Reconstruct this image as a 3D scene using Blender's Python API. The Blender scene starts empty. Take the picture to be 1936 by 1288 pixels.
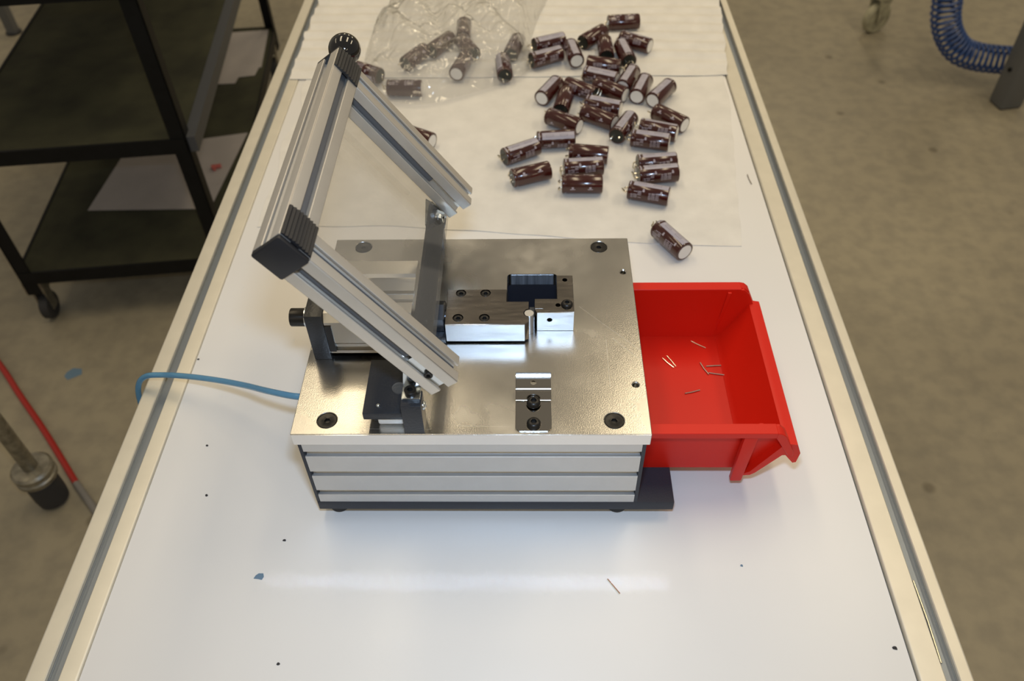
import bpy, bmesh, math, random
from mathutils import Vector, Matrix, noise

S = 0.001                      # all build coordinates are millimetres; z = 0 is the bench surface
scene = bpy.context.scene
col = scene.collection
random.seed(7)

# ------------------------------------------------------------------ camera
CAM = Vector((202.7, -417.8, 689.5))
PITCH, YAW, ROLL, FPX = math.radians(46.789), math.radians(-1.896), math.radians(-1.553), 1571.3
_f = Vector((math.sin(YAW)*math.cos(PITCH), math.cos(YAW)*math.cos(PITCH), -math.sin(PITCH)))
_r = Vector((math.cos(YAW), -math.sin(YAW), 0))
_u = _r.cross(_f)
_r, _u = _r*math.cos(ROLL)+_u*math.sin(ROLL), _u*math.cos(ROLL)-_r*math.sin(ROLL)
cd = bpy.data.cameras.new('camera')
cd.sensor_width = 22.2
cd.lens = FPX/1936*22.2
cd.clip_start = 0.02
cd.dof.use_dof = True
cd.dof.focus_distance = 0.74
cd.dof.aperture_fstop = 4.5
cam = bpy.data.objects.new('camera', cd)
cam.matrix_world = Matrix(((_r.x, _u.x, -_f.x, CAM.x*S), (_r.y, _u.y, -_f.y, CAM.y*S), (_r.z, _u.z, -_f.z, CAM.z*S), (0, 0, 0, 1)))
col.objects.link(cam)
scene.camera = cam

# ------------------------------------------------------------------ world and lights
w = bpy.data.worlds.new('workshop_air')
scene.world = w
w.use_nodes = True
w.node_tree.nodes['Background'].inputs[0].default_value = (1.0, 0.88, 0.70, 1)
w.node_tree.nodes['Background'].inputs[1].default_value = 0.25

def area(name, loc, sx, sy, power, color, target=None):
    l = bpy.data.lights.new(name, 'AREA')
    l.shape = 'RECTANGLE'; l.size = sx*S; l.size_y = sy*S; l.energy = power; l.color = color
    o = bpy.data.objects.new(name, l); col.objects.link(o)
    o.location = Vector(loc)*S
    if target is not None:
        o.rotation_euler = (Vector(target)-Vector(loc)).to_track_quat('-Z', 'Y').to_euler()
    return o
WARM = (1.0, 0.83, 0.56)
for lx, lp in ((-1750, .5), (-420, .95), (760, 1.05), (2100, 1.6)):   # rows of ceiling fluorescents running away from the camera
    for ly, pw in ((960, 10.2), (5200, 12), (-3200, 6)):
        area('ceiling_fluorescent', (lx, ly, 2050), 260, 1500, pw*lp, WARM)
FL = CAM + _u*95 + _f*20
area('camera_flash', FL, 62, 32, 3.25, (0.54, 0.73, 1.0), target=(200, 330, 0))

scene.view_settings.view_transform = 'Standard'
scene.view_settings.look = 'None'
scene.view_settings.gamma = 1
scene.view_settings.use_curve_mapping = False
scene.view_settings.exposure = 0.0
scene.cycles.blur_glossy = 0.0
scene.cycles.sample_clamp_indirect = 200.0

# ------------------------------------------------------------------ materials
MATS = {}
def mat(name, color, rough=.5, metal=0, bump=0, bscale=200, var=0, vscale=30, rvar=0, spec=.5, coat=0, aniso=None, bstretch=None, alpha=None, trans=0, detail=4):
    m = bpy.data.materials.new(name); m.use_nodes = True
    nt = m.node_tree; b = nt.nodes['Principled BSDF']
    b.inputs['Base Color'].default_value = (*color, 1)
    b.inputs['Roughness'].default_value = rough
    b.inputs['Metallic'].default_value = metal
    b.inputs['Specular IOR Level'].default_value = spec
    b.inputs['Coat Weight'].default_value = coat
    b.inputs['Coat Roughness'].default_value = .08
    b.inputs['Transmission Weight'].default_value = trans
    tc = nt.nodes.new('ShaderNodeTexCoord')
    def noise_node(scale, stretch=None):
        n = nt.nodes.new('ShaderNodeTexNoise'); n.inputs['Scale'].default_value = scale; n.inputs['Detail'].default_value = detail
        src = tc.outputs['Object']
        if stretch:
            mp = nt.nodes.new('ShaderNodeMapping'); mp.inputs['Scale'].default_value = stretch
            nt.links.new(src, mp.inputs['Vector']); src = mp.outputs[0]
        nt.links.new(src, n.inputs['Vector']); return n
    if var or rvar:
        n = noise_node(vscale, bstretch)
        if var:
            mx = nt.nodes.new('ShaderNodeMix'); mx.data_type = 'RGBA'
            lo = tuple(max(0, c*(1-var)) for c in color); hi = tuple(min(1, c*(1+var)) for c in color)
            mx.inputs[6].default_value = (*lo, 1); mx.inputs[7].default_value = (*hi, 1)
            mr = nt.nodes.new('ShaderNodeMapRange'); mr.inputs[1].default_value = .32; mr.inputs[2].default_value = .68
            nt.links.new(n.outputs['Fac'], mr.inputs[0]); nt.links.new(mr.outputs[0], mx.inputs[0])
            nt.links.new(mx.outputs[2], b.inputs['Base Color'])
        if rvar:
            mr = nt.nodes.new('ShaderNodeMapRange'); mr.inputs[1].default_value = .3; mr.inputs[2].default_value = .7
            mr.inputs[3].default_value = max(.02, rough-rvar); mr.inputs[4].default_value = rough+rvar
            nt.links.new(n.outputs['Fac'], mr.inputs[0]); nt.links.new(mr.outputs[0], b.inputs['Roughness'])
    if bump:
        n2 = noise_node(bscale, bstretch)
        bp = nt.nodes.new('ShaderNodeBump'); bp.inputs['Strength'].default_value = bump; bp.inputs['Distance'].default_value = .0006
        nt.links.new(n2.outputs['Fac'], bp.inputs['Height']); nt.links.new(bp.outputs[0], b.inputs['Normal'])
    if alpha is not None:
        b.inputs['Alpha'].default_value = alpha
    MATS[name] = m
    return m

mat('laminate', (.80, .785, .765), .32, var=.012, vscale=6, spec=.45)
mat('rail_alu', (.72, .68, .58), .5, .55, var=.03, vscale=40)
mat('rail_slot', (.24, .27, .31), .4, .8)
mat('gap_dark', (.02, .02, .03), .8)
mat('profile_alu', (.72, .675, .60), .44, .76, bump=.05, bscale=900, var=.02, vscale=60)
mat('profile_base', (.62, .615, .605), .44, .75, bump=.05, bscale=900, var=.02, vscale=60)
m = mat('plate_alu', (.60, .575, .535), .25, 1, bump=.10, bscale=900, detail=3)
nt = m.node_tree; b = nt.nodes['Principled BSDF']
tc = nt.nodes.new('ShaderNodeTexCoord')
def math_node(op, a, b_=None, c_=None):
    n = nt.nodes.new('ShaderNodeMath'); n.operation = op
    for i, v in enumerate((a, b_, c_)):
        if v is None: continue
        if isinstance(v, (int, float)): n.inputs[i].default_value = v
        else: nt.links.new(v, n.inputs[i])
    return n.outputs[0]
def noise_fac(scale, det, lo, hi, dist=0):
    n = nt.nodes.new('ShaderNodeTexNoise'); n.inputs['Scale'].default_value = scale; n.inputs['Detail'].default_value = det; n.inputs['Distortion'].default_value = dist
    nt.links.new(tc.outputs['Object'], n.inputs['Vector'])
    mr = nt.nodes.new('ShaderNodeMapRange'); mr.inputs[1].default_value = lo; mr.inputs[2].default_value = hi
    nt.links.new(n.outputs['Fac'], mr.inputs[0]); return mr.outputs[0]
cloud = noise_fac(11, 3, .38, .90, .3)                   # worn, rougher patches in the bare metal
fine = noise_fac(60, 1, .25, .75)
scuff = math_node('MULTIPLY', cloud, math_node('ADD', .35, math_node('MULTIPLY', fine, .65)))
sep = nt.nodes.new('ShaderNodeSeparateXYZ'); nt.links.new(tc.outputs['Object'], sep.inputs[0])
mask = None                                              # long hairline scratches (plate coordinates in mm)
for (xa, ya), (xb, yb) in (((249, 152), (303, 94)), ((278, 110), (302, 82)), ((288, 38), (301, 27)), ((272, 108), (272, 52)), ((60, 6), (118, 5)), ((140, 9), (185, 8))):
    xa, xb = (xa-151.7)/1000, (xb-151.7)/1000; ya, yb = (ya-126.75)/1000, (yb-126.75)/1000
    L_ = math.hypot(xb-xa, yb-ya); ux, uy = (xb-xa)/L_, (yb-ya)/L_
    dx = math_node('SUBTRACT', sep.outputs[0], xa); dy = math_node('SUBTRACT', sep.outputs[1], ya)
    t_ = math_node('ADD', math_node('MULTIPLY', dx, ux), math_node('MULTIPLY', dy, uy))
    d_ = math_node('ABSOLUTE', math_node('SUBTRACT', math_node('MULTIPLY', dx, uy), math_node('MULTIPLY', dy, ux)))
    k_ = math_node('MULTIPLY', math_node('LESS_THAN', d_, .00013), math_node('MULTIPLY', math_node('GREATER_THAN', t_, 0), math_node('LESS_THAN', t_, L_)))
    mask = k_ if mask is None else math_node('MAXIMUM', mask, k_)
wear = math_node('MINIMUM', 1, math_node('ADD', scuff, math_node('MULTIPLY', mask, .7)))
mx = nt.nodes.new('ShaderNodeMix'); mx.data_type = 'RGBA'
mx.inputs[6].default_value = (.53, .512, .475, 1); mx.inputs[7].default_value = (.68, .66, .62, 1)
nt.links.new(wear, mx.inputs[0]); nt.links.new(mx.outputs[2], b.inputs['Base Color'])
nt.links.new(math_node('MULTIPLY_ADD', wear, .20, .225), b.inputs['Roughness'])
nt.links.new(math_node('MULTIPLY_ADD', wear, -.10, 1.0), b.inputs['Metallic'])
mat('plate_edge', (.80, .79, .78), .12, 1)
mat('ground_steel', (.23, .21, .19), .24, 1, bump=.1, bscale=160, bstretch=(1, 6, 1), rvar=.05, vscale=50)
mat('milled_alu', (.62, .63, .65), .42, 1, bump=.18, bscale=300, bstretch=(1, 1, 6), rvar=.05)
mat('hammer_black', (.018, .021, .027), .36, 0, bump=.55, bscale=420, spec=.5)
mat('powder_black', (.02, .024, .036), .5, 0, bump=.35, bscale=900)
mat('plastic_black', (.012, .012, .014), .42)
mat('gloss_black', (.006, .006, .007), .04, coat=.6)
mat('black_oxide', (.022, .020, .018), .33, .5)
mat('socket_dark', (.004, .004, .004), .6)
mat('zinc', (.68, .73, .76), .2, 1)
mat('stainless', (.42, .40, .37), .11, 1, bump=.04, bscale=500)
mat('cyl_alu', (.68, .66, .62), .3, 1, bump=.05, bscale=700)
mat('dark_steel', (.14, .15, .17), .25, .9)
mat('white_plastic', (.75, .74, .70), .4)
mat('red_plastic', (.66, .013, .004), .38, spec=.3, bump=.06, bscale=1500)
mat('cap_maroon', (.046, .0065, .005), .17, spec=.6, coat=.35)
mat('cap_stripe', (.38, .36, .43), .3)
mat('cap_mark', (.21, .19, .24), .4)
mat('cap_print', (.42, .38, .43), .4)
mat('cap_vent', (.80, .78, .74), .4)
mat('cap_rubber', (.008, .012, .010), .35)
mat('tin_dull', (.42, .38, .34), .4, 1)
mat('slot_shade_strip', (.13, .132, .138), .45, .3)  # dark colour standing in for the shade inside the profile grooves
mat('slot_flash_tint', (.34, .38, .45), .4, .6, var=.4, vscale=120, bstretch=(3, 1, .1))  # bluish streaks paint in the flash reflected by the slot's back wall
mat('hinge_black', (.016, .017, .020), .5, spec=.25)
mat('tin_wire', (.86, .80, .66), .22, 1)
mat('foam', (.75, .73, .69), .6, bump=.8, bscale=110, var=.05, vscale=30)
mat('hose_blue', (.16, .42, .68), .12, trans=.55, spec=.6)
mat('coil_blue', (.02, .06, .21), .35)
mat('cable_red', (.38, .02, .015), .45)
mat('cable_grey', (.22, .21, .20), .4)
mat('cart_steel', (.006, .0065, .007), .5, var=.2, spec=.2)
mat('cart_rail', (.07, .075, .085), .5)
mat('cart_felt', (.040, .040, .020), .95, var=.35, vscale=9, bump=.4, bscale=350)
mat('paper', (.42, .385, .37), .7, var=.05, vscale=12)
mat('rubber', (.03, .03, .032), .7)
mat('old_metal', (.30, .28, .23), .4, .8, var=.3, vscale=60)
mat('caster_cream', (.34, .32, .22), .5, var=.3, vscale=30)
mat('grey_paint', (.12, .125, .13), .45)
mat('chip_blue', (.13, .22, .32), .6)
mat('chip_dark', (.02, .02, .025), .7)
mat('pink_plastic', (.5, .12, .10), .5)
mat('wall_paint', (.45, .42, .34), .7)
mat('brown_wood', (.10, .07, .05), .6)

# concrete floor: broad cloudy variation, small round stains and a few pale scuffs
m = mat('concrete', (.225, .195, .135), .42, spec=.4)
nt = m.node_tree; b = nt.nodes['Principled BSDF']
tc = nt.nodes.new('ShaderNodeTexCoord')
n1 = nt.nodes.new('ShaderNodeTexNoise'); n1.inputs['Scale'].default_value = 1.6; n1.inputs['Detail'].default_value = 5
n2 = nt.nodes.new('ShaderNodeTexNoise'); n2.inputs['Scale'].default_value = 22; n2.inputs['Detail'].default_value = 6
vo = nt.nodes.new('ShaderNodeTexVoronoi'); vo.inputs['Scale'].default_value = 5.5
for n in (n1, n2, vo): nt.links.new(tc.outputs['Object'], n.inputs['Vector'])
r1 = nt.nodes.new('ShaderNodeValToRGB'); e = r1.color_ramp.elements
e[0].position = .3; e[0].color = (.26, .232, .175, 1); e[1].position = .72; e[1].color = (.36, .322, .24, 1)
nt.links.new(n1.outputs['Fac'], r1.inputs[0])
mul = nt.nodes.new('ShaderNodeMix'); mul.data_type = 'RGBA'; mul.blend_type = 'MULTIPLY'; mul.inputs[0].default_value = 1
r2 = nt.nodes.new('ShaderNodeValToRGB'); e = r2.color_ramp.elements
e[0].position = .35; e[0].color = (.86, .86, .86, 1); e[1].position = .6; e[1].color = (1.04, 1.03, 1.0, 1)
nt.links.new(n2.outputs['Fac'], r2.inputs[0])
nt.links.new(r1.outputs[0], mul.inputs[6]); nt.links.new(r2.outputs[0], mul.inputs[7])
r3 = nt.nodes.new('ShaderNodeValToRGB'); e = r3.color_ramp.elements
e[0].position = .05; e[0].color = (.45, .43, .40, 1); e[1].position = .1; e[1].color = (1, 1, 1, 1)
nt.links.new(vo.outputs['Distance'], r3.inputs[0])
mul2 = nt.nodes.new('ShaderNodeMix'); mul2.data_type = 'RGBA'; mul2.blend_type = 'MULTIPLY'; mul2.inputs[0].default_value = .7
nt.links.new(mul.outputs[2], mul2.inputs[6]); nt.links.new(r3.outputs[0], mul2.inputs[7])
nt.links.new(mul2.outputs[2], b.inputs['Base Color'])
mr = nt.nodes.new('ShaderNodeMapRange'); mr.inputs[3].default_value = .28; mr.inputs[4].default_value = .6
nt.links.new(n1.outputs['Fac'], mr.inputs[0]); nt.links.new(mr.outputs[0], b.inputs['Roughness'])

def film(name, tint, clear, white, gloss_rough, bump, bscale):
    """thin clear sheet: straight-through light, a little milky scatter, Fresnel gloss"""
    m = bpy.data.materials.new(name); m.use_nodes = True
    nt = m.node_tree; nt.nodes.remove(nt.nodes['Principled BSDF'])
    out = nt.nodes['Material Output']
    tr = nt.nodes.new('ShaderNodeBsdfTransparent'); tr.inputs[0].default_value = (*tint, 1)
    df = nt.nodes.new('ShaderNodeBsdfTranslucent'); df.inputs[0].default_value = (*white, 1)
    d2 = nt.nodes.new('ShaderNodeBsdfDiffuse'); d2.inputs[0].default_value = (*white, 1)
    gl = nt.nodes.new('ShaderNodeBsdfGlossy'); gl.inputs['Roughness'].default_value = gloss_rough
    ms = nt.nodes.new('ShaderNodeMixShader'); ms.inputs[0].default_value = .5
    m0 = nt.nodes.new('ShaderNodeMixShader'); m0.inputs[0].default_value = clear
    m1 = nt.nodes.new('ShaderNodeMixShader')
    lw = nt.nodes.new('ShaderNodeLayerWeight'); lw.inputs[0].default_value = .5
    pw = nt.nodes.new('ShaderNodeMath'); pw.operation = 'POWER'; pw.inputs[1].default_value = 4.0
    fr = nt.nodes.new('ShaderNodeMath'); fr.operation = 'MULTIPLY_ADD'; fr.inputs[1].default_value = .9; fr.inputs[2].default_value = .055
    nt.links.new(lw.outputs['Facing'], pw.inputs[0]); nt.links.new(pw.outputs[0], fr.inputs[0])
    nt.links.new(df.outputs[0], ms.inputs[1]); nt.links.new(d2.outputs[0], ms.inputs[2])
    nt.links.new(ms.outputs[0], m0.inputs[1]); nt.links.new(tr.outputs[0], m0.inputs[2])
    nt.links.new(fr.outputs[0], m1.inputs[0]); nt.links.new(m0.outputs[0], m1.inputs[1]); nt.links.new(gl.outputs[0], m1.inputs[2])
    nt.links.new(m1.outputs[0], out.inputs[0])
    if bump:
        tc = nt.nodes.new('ShaderNodeTexCoord'); n = nt.nodes.new('ShaderNodeTexNoise'); n.inputs['Scale'].default_value = bscale
        n.inputs['Distortion'].default_value = 1.5
        nt.links.new(tc.outputs['Object'], n.inputs['Vector'])
        bp = nt.nodes.new('ShaderNodeBump'); bp.inputs['Strength'].default_value = bump; bp.inputs['Distance'].default_value = .006
        nt.links.new(n.outputs['Fac'], bp.inputs['Height'])
        nt.links.new(bp.outputs[0], gl.inputs['Normal']); nt.links.new(bp.outputs[0], lw.inputs['Normal'])
    MATS[name] = m
film('acrylic', (.95, .95, .95), .94, (.8, .8, .78), .03, 0, 1)
film('polythene', (.96, .96, .96), .84, (.85, .84, .80), .06, 1.0, 24)

# ------------------------------------------------------------------ geometry helpers (all return verts, faces in mm)
def box(x0, x1, y0, y1, z0, z1):
    v = [(x0, y0, z0), (x1, y0, z0), (x1, y1, z0), (x0, y1, z0), (x0, y0, z1), (x1, y0, z1), (x1, y1, z1), (x0, y1, z1)]
    return v, [(3, 2, 1, 0), (4, 5, 6, 7), (0, 1, 5, 4), (1, 2, 6, 5), (2, 3, 7, 6), (3, 0, 4, 7)]
def prism(poly, fn, a0, a1):
    """extrude polygon [(s,t)] from a0 to a1; fn(s,t,a) -> world"""
    n = len(poly)
    v = [fn(s, t, a0) for s, t in poly]+[fn(s, t, a1) for s, t in poly]
    f = [tuple(range(n))[::-1], tuple(range(n, 2*n))]+[(i, (i+1) % n, n+(i+1) % n, n+i) for i in range(n)]
    return v, f
alongX = lambda s, t, a: (a, s, t)
alongY = lambda s, t, a: (s, a, t)
alongZ = lambda s, t, a: (s, t, a)
def rings(rows, fn, n=24, cap0=True, cap1=True):
    """rows of (radius or callable(angle), height); fn(x,y,h) -> world"""
    v = []; f = []
    for r, h in rows:
        for i in range(n):
            a = 2*math.pi*i/n; rr = r(a) if callable(r) else r
            v.append(fn(rr*math.cos(a), rr*math.sin(a), h))
    for k in range(len(rows)-1):
        for i in range(n):
            j = (i+1) % n
            f.append((k*n+i, k*n+j, (k+1)*n+j, (k+1)*n+i))
    if cap0: f.append(tuple(range(n))[::-1])
    if cap1: f.append(tuple(range((len(rows)-1)*n, len(rows)*n)))
    return v, f
def frame_fn(o, ax):
    """local (x,y,h) with h along ax from point o"""
    ax = Vector(ax).normalized(); o = Vector(o)
    t = Vector((0, 0, 1)) if abs(ax.z) < .9 else Vector((1, 0, 0))
    a = t.cross(ax).normalized(); b = ax.cross(a)
    return lambda x, y, h: tuple(o+a*x+b*y+ax*h)
def cyl(o, ax, r, L, n=24):
    return rings([(r, 0), (r, L)], frame_fn(o, ax), n)
def hexr(ap):
    return lambda a: ap/math.cos(((a+math.pi/6) % (math.pi/3))-math.pi/6)
def tube(path, r, n=10, closed=False):
    path = [Vector(p) for p in path]; v = []; f = []; N = len(path)
    up = Vector((0, 0, 1))
    prev = None
    for i, p in enumerate(path):
        t = (path[min(i+1, N-1)]-path[max(i-1, 0)]).normalized()
        if prev is None:
            a = t.cross(up) if abs(t.z) < .9 else t.cross(Vector((1, 0, 0)))
        else:
            a = prev-t*prev.dot(t)
        a.normalize(); prev = a; b = t.cross(a)
        rr = r[i] if isinstance(r, (list, tuple)) else r
        for k in range(n):
            q = 2*math.pi*k/n; v.append(tuple(p+a*rr*math.cos(q)+b*rr*math.sin(q)))
    for i in range(N-1):
        for k in range(n):
            j = (k+1) % n; f.append((i*n+k, i*n+j, (i+1)*n+j, (i+1)*n+k))
    f.append(tuple(range(n))[::-1]); f.append(tuple(range((N-1)*n, N*n)))
    return v, f
def spline(pts, k=8):
    P = [Vector(p) for p in pts]; out = []
    for i in range(len(P)-1):
        p0 = P[max(i-1, 0)]; p1 = P[i]; p2 = P[i+1]; p3 = P[min(i+2, len(P)-1)]
        for j in range(k):
            t = j/k
            out.append(.5*((2*p1)+(p2-p0)*t+(2*p0-5*p1+4*p2-p3)*t*t+(3*p1-p0-3*p2+p3)*t**3))
    out.append(P[-1]); return out
def join(*gs):
    v = []; f = []
    for gv, gf in gs:
        o = len(v); v += list(gv); f += [tuple(i+o for i in q) for q in gf]
    return v, f
def move(g, dx=0, dy=0, dz=0):
    return [(x+dx, y+dy, z+dz) for x, y, z in g[0]], g[1]
def sphere(c, r, n=32):
    m_ = n//2; rows = []
    for k in range(m_+1):
        t = -math.pi/2+math.pi*k/m_
        rows.append((max(r*math.cos(t), 1e-3), r*math.sin(t)))
    return rings(rows, frame_fn(c, (0, 1, 0)), n)

ORG = {}
def tag(o, label, cat=None, group=None, kind=None):
    if label: o['label'] = label
    if cat: o['category'] = cat
    if group: o['group'] = group
    if kind: o['kind'] = kind
    return o
def thing(name, label, cat, origin, group=None):
    o = bpy.data.objects.new(name, None); o.empty_display_size = .02
    col.objects.link(o); o.location = Vector(origin)*S; ORG[o.name] = Vector(origin)
    return tag(o, label, cat, group)
def root_org(p):
    while p is not None and p.parent is not None: p = p.parent
    return ORG.get(p.name, Vector((0, 0, 0))) if p is not None else Vector((0, 0, 0))
def mesh_of(name, g, material, org=Vector((0, 0, 0)), bevel=0, segs=2, smooth=35, cuts=None):
    me = bpy.data.meshes.new(name)
    me.from_pydata([tuple((Vector(p)-org)*S) for p in g[0]], [], g[1])
    bm = bmesh.new(); bm.from_mesh(me)
    bmesh.ops.recalc_face_normals(bm, faces=bm.faces[:])
    if bevel:
        ed = [e for e in bm.edges if len(e.link_faces) == 2 and e.calc_face_angle(0) > math.radians(40)]
        bmesh.ops.bevel(bm, geom=ed, offset=bevel*S, segments=segs, profile=.5, affect='EDGES', clamp_overlap=True)
    bm.to_mesh(me); bm.free()
    me.materials.append(MATS[material])
    if cuts:
        tmp = bpy.data.objects.new('tmp', me); col.objects.link(tmp); cobs = []
        for c in cuts:
            cm = bpy.data.meshes.new('c'); cm.from_pydata([tuple((Vector(p)-org)*S) for p in c[0]], [], c[1])
            b2 = bmesh.new(); b2.from_mesh(cm); bmesh.ops.recalc_face_normals(b2, faces=b2.faces[:]); b2.to_mesh(cm); b2.free()
            co = bpy.data.objects.new('c', cm); col.objects.link(co); cobs.append(co)
            md = tmp.modifiers.new('b', 'BOOLEAN'); md.operation = 'DIFFERENCE'; md.object = co; md.solver = 'EXACT'
        dg = bpy.context.evaluated_depsgraph_get()
        me2 = bpy.data.meshes.new_from_object(tmp.evaluated_get(dg)); me2.name = name
        for o in cobs+[tmp]: bpy.data.objects.remove(o)
        me = me2
        if not me.materials: me.materials.append(MATS[material])
    if smooth:
        me.polygons.foreach_set('use_smooth', [True]*len(me.polygons))
        me.set_sharp_from_angle(angle=math.radians(smooth))
    return me
def part(name, g, material, parent=None, label=None, **kw):
    o = bpy.data.objects.new(name, mesh_of(name, g, material, root_org(parent), **kw))
    col.objects.link(o); o.parent = parent
    if label: o['label'] = label
    return o
def solo(name, g, material, label, cat, origin, group=None, kind=None, **kw):
    """a thing that is one mesh, its origin at its base"""
    o = bpy.data.objects.new(name, mesh_of(name, g, material, Vector(origin), **kw))
    col.objects.link(o); o.location = Vector(origin)*S; ORG[o.name] = Vector(origin)
    return tag(o, label, cat, group, kind)
def socket_screw(o, ax, R, h, ap, depth, dome=0, n=24, edge=.5):
    """screw head with a hexagon socket; returns head"""
    fn = frame_fn(o, ax)
    rows = [(R*.98, 0), (R, min(.3, h*.2))]
    if dome:
        for k in range(1, 6):
            t = k/6*math.pi/2
            rows.append((ap*1.25+(R-ap*1.25)*math.cos(t), h*math.sin(t)))
        rows.append((ap*1.25, h))
    else:
        rows += [(R, h-edge), (R-edge, h), (ap*1.2, h)]
    rows += [(hexr(ap), h-.15), (hexr(ap), h-depth)]
    return rings(rows, fn, n)

# ------------------------------------------------------------------ floor
fl = part('floor', box(-4500, 5000, -2500, 7500, -840, -820), 'concrete', smooth=0)
wb = part('wall_back', box(-4500, 5000, 7500, 7600, -820, 2300), 'wall_paint', smooth=0)
wb['kind'] = 'structure'
fl['kind'] = 'structure'; fl['label'] = 'stained olive grey concrete workshop floor'

# ------------------------------------------------------------------ workbench
Y0, Y1 = -320, 1500
bench = thing('workbench', 'long white laminate workbench framed by grooved aluminium rails', 'workbench', (170, 600, -820))
part('bench_top', box(-173.5, 516.5, Y0+2, Y1-2, -26, 0), 'laminate', bench, bevel=.6)
def rail_poly(w0, w1, s0, s1, zt, h):
    r = 2.5
    P = [(w0, zt-h), (w1, zt-h)]
    for k in range(5):
        a = math.pi/2*k/4; P.append((w1-r+r*math.cos(a), zt-r+r*math.sin(a)))
    c = (s0+s1)/2
    P += [(s1+.8, zt), (s1, zt-.8), (s1, zt-4.5), (c+9.5, zt-4.5), (c+9.5, zt-9), (c+5, zt-14), (c-5, zt-14), (c-9.5, zt-9), (c-9.5, zt-4.5), (s0, zt-4.5), (s0, zt-.8), (s0-.8, zt)]
    for k in range(5):
        a = math.pi/2+math.pi/2*k/4; P.append((w0+r+r*math.cos(a), zt-r+r*math.sin(a)))
    return P
part('side_rail', prism(rail_poly(-219, -174, -201.5, -190.5, 1.2, 45), alongY, Y0, Y1), 'rail_alu', bench, label='grooved rail along the left edge', smooth=30)
part('side_rail', prism(rail_poly(518.5, 563, 540, 551, 1.2, 45), alongY, Y0, Y1), 'rail_alu', bench, label='grooved rail along the right edge', smooth=30)
for x0, x1 in ((-201, -191), (540.5, 550.5)):
    part('groove_strip', box(x0, x1, Y0+1, Y1-1, -13.5, -5), 'rail_slot', bench)
part('gap_shade_strip', box(516.6, 518.4, Y0+2, Y1-2, -20, -4), 'gap_dark', bench)  # dark strip added low in the gap, standing in for its shade
for x0 in (-219, 518):
    for y0 in (Y0+40, Y1-85):
        part('leg', box(x0, x0+45, y0, y0+45, -820, -44), 'rail_alu', bench, bevel=2)
for y0 in (Y0+42, Y1-83):
    part('cross_rail', box(-174, 518, y0, y0+41, -72, -27), 'rail_alu', bench, bevel=2)

# ------------------------------------------------------------------ lead cutting fixture
W, D = 303.4, 253.5
ZB0, ZB1, ZP0, ZP1 = 12.8, 25.3, 115.3, 130.0
fx = thing('lead_cutting_fixture', 'aluminium bench fixture with raised clear guard frame and clamping jaws', 'fixture', (W/2, D/2, 0))
base = part('base_plate', box(3, W+31.5, 0, D, ZB0, ZB1), 'powder_black', fx, bevel=1, label='black base plate jutting out under the bin')
for x, y in ((19, 14), (284, 14), (19, D-14), (284, D-14)):
    part('foot', rings([(9, 0), (10, 1.5), (8.5, ZB0)], frame_fn((x, y, .05), (0, 0, 1)), 24), 'rubber', fx)
# long sides: 30 x 90 profiles with three grooves
def side_poly(face, s, groove=True):
    """cross-section in (y,z); face = outer y, s = direction inward"""
    P = [(face+s*24, ZB1), (face, ZB1)]
    for zc in (40.3, 70.3, 100.3):
        P += [(face, zc-4.1), (face+s*.5, zc-3.6), (face+s*2, zc-3.6), (face+s*2, zc-6.5), (face+s*5, zc-6.5), (face+s*8, zc-3.5), (face+s*8, zc+3.5), (face+s*5, zc+6.5), (face+s*2, zc+6.5), (face+s*2, zc+3.6), (face+s*.5, zc+3.6), (face, zc+4.1)]
    P += [(face, ZP0), (face+s*24, ZP0)]
    return P
part('side_profile', prism(side_poly(.6, 1), alongX, 6.2, W-6.2), 'profile_base', fx, label='silver profile wall with three long grooves', smooth=30)
part('side_profile', prism(side_poly(D-.6, -1), alongX, 6.2, W-6.2), 'profile_base', fx, smooth=30)
part('end_panel', box(3, 6, .4, D-.4, ZB1, ZP0), 'powder_black', fx, bevel=.4)
part('end_panel', box(W-6, W-3, .4, D-.4, ZB1, ZP0), 'powder_black', fx, cuts=[box(W-10, W, 20, D-20, ZB1-2, ZP0-8)])
# top plate
screws = [(29, 15), (273, 14.5), (29.5, 241), (273, 239.5)]
def rrect(x0, x1, y0, y1, r, n=5):
    P = []
    for cx, cy, a0 in ((x1-r, y1-r, 0), (x0+r, y1-r, 90), (x0+r, y0+r, 180), (x1-r, y0+r, 270)):
        for k in range(n+1):
            a = math.radians(a0+90*k/n); P.append((cx+r*math.cos(a), cy+r*math.sin(a)))
    return P
cuts = [prism(rrect(179.5, 229, 132, 198.5, 4), alongZ, ZP0-5, ZP1+5)]
for x, y in screws: cuts.append(rings([(8.6, ZP1-3), (8.6, ZP1-.5), (9.4, ZP1+.3)], lambda a, b_, h, x=x, y=y: (x+a, y+b_, h), 32))
for x, y in ((294.8, 201), (294.5, 54)): cuts.append(rings([(2.7, ZP1-12), (2.7, ZP1-1), (4, ZP1+.3)], lambda a, b_, h, x=x, y=y: (x+a, y+b_, h), 20))
plate = part('top_plate', box(0, W, 0, D, ZP0+.05, ZP1), 'plate_alu', fx, bevel=.5, segs=1, cuts=cuts, label='thick bare aluminium plate with mottled scuffed top', smooth=30)
part('plate_facing', box(.6, W-.6, -.35, .3, ZP0+.6, ZP1-.6), 'plate_edge', fx, label='bright milled front edge of the plate')
for x, y in screws:
    part('countersunk_screw', socket_screw((x, y, ZP1-3), (0, 0, 1), 8.3, 2.5, 2.4, 2.2), 'black_oxide', plate)

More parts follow.
